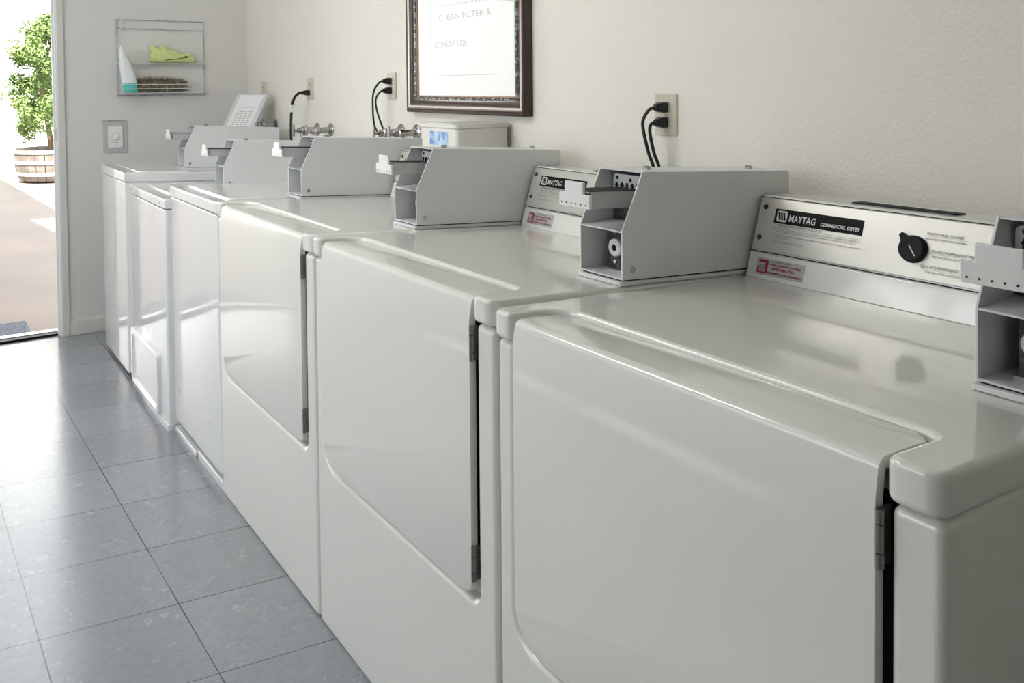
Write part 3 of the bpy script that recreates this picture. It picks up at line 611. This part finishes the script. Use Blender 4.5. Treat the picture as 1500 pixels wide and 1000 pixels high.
# ------------------------------------------------------------------ water valves
def make_valve(label):
    t = thing('water_valve', label, 'valve', (0, 0, 0), 'chrome water valves behind the washers')
    MB().lathe((0, 0, 0), (-1, 0, 0), [(0, 0.030), (0.004, 0.030), (0.010, 0.022), (0.013, 0.012)], 28).obj('flange', CHROME, t)
    b = MB().rod((-0.01, 0, 0), (-0.10, 0, -0.004), 0.0125, 0.0125).lathe((-0.055, 0, -0.002), (-1, 0, 0), [(0, 0.013), (0.004, 0.017), (0.024, 0.017), (0.028, 0.013)], 12)
    b.rod((-0.075, 0, -0.003), (-0.075, 0, -0.07), 0.011, 0.013); b.obj('valve_body', CHROME, t)
    MB().rod((-0.10, 0, -0.004), (-0.118, 0, -0.004), 0.006).prism(rpoly(-0.006, 0.006, -0.03, 0.026, 0.005, 3), 0, -0.124, -0.116).obj('valve_handle', CHROME, t, bev=0.002)
    MB().tube([(-0.075, 0, -0.065), (-0.075, 0, -0.12), (-0.06, 0.01, -0.3)], 0.010).obj('hose', RUBBER, t)
    return t
v = make_valve('chrome water valve nearer the storage bin, of the pair beside it'); v.location = (WX, 2.03, 1.088)
dup(v, 'chrome water valve just left of the one beside the storage bin', (WX, 2.155, 1.086))
dup(v, 'chrome water valve, right one of the pair near the hanging black cord', (WX, 2.828, 1.068))
dup(v, 'chrome water valve, left one of the pair near the hanging black cord', (WX, 2.985, 1.064))
dup(v, 'chrome water valve right of the sloped card, behind the farthest coin boxes', (WX, 3.545, 1.068))
dup(v, 'chrome water valve partly hidden by the sloped card', (WX, 3.745, 1.064))

# ------------------------------------------------------------------ instruction card stand on the last washer
BL = Vector((0.475, 3.634, 0.879)); WD = Vector((0.4, -0.917, 0)).normalized(); LN = (Vector((0.92, 0.4, 0)).normalized() * 0.53 + Vector((0, 0, 0.848))).normalized()
t = thing('card_holder', 'sloped clear holder with a printed white instruction card, on the farthest washer', 'card holder', BL)
NR = WD.cross(LN).normalized()
def slab(u0, u1, v0, v1, n0, n1):
    return MB().loft([[WD * u + LN * v_ + NR * n for u, v_ in ((u0, v0), (u1, v0), (u1, v1), (u0, v1))] for n in (n0, n1)])
slab(0.0, 0.232, 0.0, 0.412, -0.012, 0.0).obj('holder', ACRY, t, bev=0.001)
cd = slab(0.028, 0.205, 0.02, 0.405, 0.0, 0.0008).obj('card', PAPER, t)
ct = text_mesh([('- - - - - - - -', 0.06, 0.318, 0.008, 0.125, 0.02, 0), ('INSTRUCTIONS', 0.075, 0.302, 0.007, 0.105, 0.03, 0)] + [('88  88  88  88', 0.06, 0.285 - 0.0145 * k, 0.008, 0.13, 0, 0) for k in range(0)], NR * 0.0008, WD, LN)
for r in range(6):
    for c_ in range(4): quad(ct, NR * 0.0009, WD, LN, 0.062 + c_ * 0.032, 0.062 + c_ * 0.032 + 0.020 - 0.004 * ((r + c_) % 3), 0.290 - r * 0.013, 0.2925 - r * 0.013)
quad(ct, NR * 0.0009, WD, LN, 0.055, 0.185, 0.331, 0.3325)
ct.obj('card_print', INKG, cd)


# ------------------------------------------------------------------ wire rack on the far wall and what it holds
RXa, RXb, RZ0, RZ1 = 0.118, 0.572, 1.228, 1.626
t = thing('wire_rack', 'white wire wall rack with two shelves on the far wall above the last washer', 'rack', (RXa, FY, RZ0))
rw = RXb - RXa; rh = RZ1 - RZ0
bf = MB()
for p in (((0, 0), (0, rh)), ((rw, 0), (rw, rh)), ((0, 0), (rw, 0)), ((0, rh), (rw, rh))):
    bf.rod((p[0][0], -0.008, p[0][1]), (p[1][0], -0.008, p[1][1]), 0.0022, n=8)
bf.rod((0, -0.008, rh - 0.045), (rw, -0.008, rh - 0.05), 0.0018, n=8)
bf.obj('back_frame', WIRED, t)
def shelf(z, lip, zs, dp=0.075):
    s = MB()
    for k in range(5): s.rod((0.004, -0.012 - dp * k / 4, z), (rw - 0.004, -0.012 - dp * k / 4, z), 0.0016, n=6)
    for x in (0.0, rw / 2, rw):
        s.rod((x, -0.008, z), (x, -0.012 - dp, z), 0.002, n=8); s.rod((x, -0.012 - dp, z), (x, -0.012 - dp, z + lip), 0.002, n=8)
    for zz in zs: s.rod((0, -0.012 - dp, z + zz), (rw, -0.012 - dp, z + zz), 0.002, n=8)
    return s
shelf(0.012, 0.045, (0.022, 0.045), 0.10).obj('lower_shelf', WIREM, t)
shelf(0.168, 0.0, (), 0.036).obj('upper_shelf', WIREM, t)
hk = MB()
for x in (0.012, 0.265): hk.tube([(x, -0.008, rh - 0.004), (x + 0.004, -0.035, rh - 0.006), (x + 0.006, -0.05, rh - 0.03), (x + 0.004, -0.03, rh - 0.055), (x, -0.010, rh - 0.052)], 0.0024)
hk.obj('hook', WIREM, t)
# tall bottle leaning on the lower shelf
t = thing('squeeze_bottle', 'tapered clear bottle with teal liquid at the left of the wire rack', 'bottle', (0.165, 3.905, 1.2435))
b = MB(); rings = []
def oval(cx, z, a, bb, n=20): return [(cx + a * math.cos(2 * math.pi * k / n), bb * math.sin(2 * math.pi * k / n), z - (cx - 0.0) * 0.0) for k in range(n)]
b.loft([oval(x, z, a, c) for x, z, a, c in ((0.0, 0.048, 0.038, 0.024), (-0.008, 0.09, 0.036, 0.023), (-0.022, 0.15, 0.028, 0.02), (-0.034, 0.20, 0.017, 0.015), (-0.040, 0.232, 0.009, 0.009), (-0.041, 0.24, 0.004, 0.004))])
b.obj('bottle_body', BOTTLE, t)
b = MB(); b.loft([oval(x, z, a, c) for x, z, a, c in ((0.006, 0.0, 0.030, 0.020), (0.005, 0.004, 0.037, 0.024), (0.0, 0.048, 0.038, 0.024))]); b.obj('liquid', TEAL, t)
# crumpled yellow-green cloth / glove
t = thing('cleaning_cloth', 'crumpled yellow-green cleaning cloth on the upper shelf of the wire rack', 'cloth', (0.283, 3.957, 1.402))
g = MB(); rings = []
for k in range(15):
    s = k / 14; x = 0.225 * s; hh_ = (0.082 - 0.034 * min(1, max(0, s - 0.3) * 2.5)) * (1 - max(0, s - 0.88) * 3) + 0.006 * math.sin(s * 23)
    dd_ = 0.021 - 0.006 * s
    rings.append([(x + 0.003 * math.sin(j * 2.1 + k), dd_ * math.cos(2 * math.pi * j / 16) * (1 + 0.18 * math.sin(3 * j + k)), max(0.0, hh_ * (0.5 + 0.5 * math.sin(2 * math.pi * j / 16)) * (1 + 0.1 * math.sin(5 * j + 2 * k)))) for j in range(16)])
g.loft(rings); g.obj('cloth_body', GLOVE, t)
MB().tube([(0.07, -0.024, 0.012), (0.13, -0.022, 0.018), (0.16, -0.021, 0.024), (0.19, -0.019, 0.028)], 0.0015).rod((0.178, -0.021, 0.028), (0.184, -0.021, 0.034), 0.005, n=8).obj('dark_string', BLACK, t)
# brush / duster of bristles
t = thing('dusting_brush', 'brown bristly duster head lying on the lower shelf of the wire rack', 'duster', (0.32, 3.955, 1.2445))
MB().loft([[(x, r * math.cos(2 * math.pi * k / 12) * 0.45, 0.032 + r * math.sin(2 * math.pi * k / 12)) for k in range(12)] for x, r in ((-0.14, 0.006), (-0.125, 0.022), (-0.05, 0.03), (0.06, 0.03), (0.125, 0.022), (0.148, 0.006))]).obj('brush_core', DUST, t)
br = MB()
for i in range(2600):
    x = random.uniform(-0.145, 0.15); a = random.uniform(0, 2 * math.pi); r = 0.040 * math.sqrt(max(0.1, 1 - (x / 0.16) ** 2))
    d = Vector((random.uniform(-0.5, 0.5), math.cos(a) * 0.45, math.sin(a))).normalized(); p = Vector((x, math.cos(a) * r * 0.35, 0.032 + math.sin(a) * r * 0.75)); q = p + d * random.uniform(0.016, 0.032)
    q.z = max(q.z, 0.001); q.y = min(q.y, 0.026); s_ = d.orthogonal().normalized() * 0.0011; s2 = d.cross(s_)
    vs = [br.bm.verts.new(c) for c in (p + s_, p - s_, p + s2, q)]
    for f in ((0, 1, 3), (1, 2, 3), (2, 0, 3)): br.bm.faces.new([vs[j] for j in f])
br.obj('bristles', DUST, t)

# ------------------------------------------------------------------ timer plate on far wall
t = thing('wall_timer', 'small white timer switch in a grey surround on the far wall, below the rack', 'timer switch', (0.102, FY, 1.012))
MB().prism(rpoly(-0.060, 0.060, -0.084, 0.084, 0.002, 2), 1, -0.004, 0.0).obj('surround', mat('grey_surround', (0.50, 0.49, 0.49), 0.6), t, bev=0.001)
MB().box(-0.064, 0.060, -0.008, 0.0, 0.084, 0.088).obj('surround_lip', WIRED, t)
MB().prism(rpoly(-0.036, 0.036, -0.056, 0.056, 0.003, 3), 1, -0.010, -0.0035).obj('switch_plate', WHITE, t, bev=0.0015)
MB().lathe((0, -0.010, 0.002), (0, -1, 0), [(0, 0.015), (0.008, 0.014), (0.009, 0.012)], 24).obj('dial', WHITE, t)
sc = MB()
for k in range(7):
    a = math.radians(-60 + 50 * k); sc.rod((0.02 * math.cos(a), -0.0101, 0.002 + 0.02 * math.sin(a)), (0.02 * math.cos(a), -0.0108, 0.002 + 0.02 * math.sin(a)), 0.0022 if k % 2 else 0.0014, n=8)
for zz in (0.046, -0.046): sc.rod((0, -0.0101, zz), (0, -0.011, zz), 0.002, n=8)
sc.box(-0.018, 0.012, -0.0106, -0.0101, -0.030, -0.0285); sc.obj('dial_marks', INKG, t)

# ------------------------------------------------------------------ outdoors
struct('ground_outside', MB().box(-12, 12, FY + 0.02, 17.6, -0.12, -0.012), CONC, smooth=False)
struct('wall_outside', MB().box(-12, 12, 17.6, 17.8, -0.1, 7.0), STUCCO, smooth=False)
# unseen roof added and shaped so its edge throws the shade on the ground
def off(p, z): return (p[0] - SUNV.x * z, p[1] - SUNV.y * z)
ZR = 2.75
pr = MB()
pr.prism([off(p, ZR) for p in ((-9, 4.55), (0.50, 4.55), (0.235, 7.42), (0.115, 8.60), (-9, 8.60))], 2, ZR, ZR + 0.12)
pr.prism([off(p, ZR) for p in ((-9, 8.59), (2.0, 8.59), (2.0, 8.78), (0.43, 8.97), (0.20, 13.1), (-9, 13.1))], 2, ZR + 0.001, ZR + 0.121)
for x, y in ((-3.0, 8.2), (-8, 8.2), (-3.0, 4.4 - 0.0)): pass
pr.box(-9.4, -9.2, 3.9, 12.4, 0, ZR + 0.1).box(2.6 - 0.6, 2.75 - 0.6, 5.4, 5.55, 0, ZR).box(-4.2, -4.05, 11.8, 11.95, 0, ZR)
props(pr.obj('shade_roof', STUCCO, None, smooth=False), kind='structure')
t = props(MB().box(-0.95, -0.297, 4.115, 4.44, -0.012, 0.0).obj('door_mat', MATM, None, bev=0.004), 'dark grey ribbed mat on the ground just outside the doorway', 'mat')
# half barrel planter
BX, BY = 0.86, 12.45
t = thing('barrel_planter', 'weathered wooden half-barrel planter holding the leafy tree outside the doorway', 'planter', (BX, BY, -0.012))
n = 26; rings = []
prof = ((0.03, 0.44), (0.10, 0.475), (0.22, 0.50), (0.34, 0.515), (0.46, 0.52))
b = MB()
for k in range(n):
    a0, a1 = 2 * math.pi * (k + 0.04) / n, 2 * math.pi * (k + 0.96) / n
    b.loft([[(r * math.cos(a0), r * math.sin(a0), z), (r * math.cos(a1), r * math.sin(a1), z), ((r - 0.03) * math.cos(a1), (r - 0.03) * math.sin(a1), z), ((r - 0.03) * math.cos(a0), (r - 0.03) * math.sin(a0), z)] for z, r in prof])
b.obj('staves', BARREL, t)
for z, r in ((0.10, 0.478), (0.26, 0.508), (0.40, 0.521)):
    MB().lathe((0, 0, z), (0, 0, 1), [(0, r), (0.0, r + 0.004), (0.05, r + 0.010), (0.05, r)], 40, False).obj('hoop', BAND, t)
MB().lathe((0, 0, 0), (0, 0, 1), [(0, 0.40), (0.03, 0.40)], 30).obj('foot', DARK, t)
MB().lathe((0, 0, 0.40), (0, 0, 1), [(0, 0.48), (0.015, 0.48)], 30).obj('soil', SOIL, t)
# tree
t = thing('potted_tree', 'bushy green leafy tree growing from the barrel outside the open door', 'tree', (BX, BY, 0.4045))
tr = MB()
for k in range(4):
    a = k * 1.7; tr.tube([(0.06 * math.cos(a), 0.06 * math.sin(a), 0.004), (0.10 * math.cos(a + .3), 0.1 * math.sin(a + .3), 0.3), (0.22 * math.cos(a + .5), 0.2 * math.sin(a + .5), 0.8), (0.2 * math.cos(a), 0.2 * math.sin(a), 1.45)], 0.022)
tr.obj('trunk', BARK, t)
lf = MB(); blobs = []
for i in range(90):
    z = random.uniform(0.20, 1.85); rmax = 0.62 * (1 - max(0, (z - 0.9) / 1.25) ** 1.4) * (0.72 + 0.28 * min(1, (z - 0.1) / 0.5)); a = random.uniform(0, 2 * math.pi); r = rmax * math.sqrt(random.uniform(0.15, 1))
    blobs.append((Vector((r * math.cos(a), r * math.sin(a), z)), random.uniform(0.10, 0.19)))
for i in range(15000):
    c, rr = random.choice(blobs); d = Vector([random.gauss(0, 1) for _ in range(3)]).normalized(); p = c + d * rr * random.uniform(0.5, 1.05)
    n_ = (d + Vector([random.gauss(0, 0.5) for _ in range(3)]) + Vector((0, 0, 0.4))).normalized(); a = n_.orthogonal().normalized(); th_ = random.uniform(0, 6.28)
    b_ = n_.cross(a); l = a * math.cos(th_) + b_ * math.sin(th_); s_ = n_.cross(l); L_ = random.uniform(0.022, 0.040); w_ = L_ * 0.42
    vs = [lf.bm.verts.new(q) for q in (p - l * L_, p + s_ * w_ + n_ * 0.006, p + l * L_, p - s_ * w_ + n_ * 0.006)]
    lf.bm.faces.new((vs[0], vs[1], vs[2])); lf.bm.faces.new((vs[0], vs[2], vs[3]))
lf.obj('foliage', LEAF, t, smooth=False)
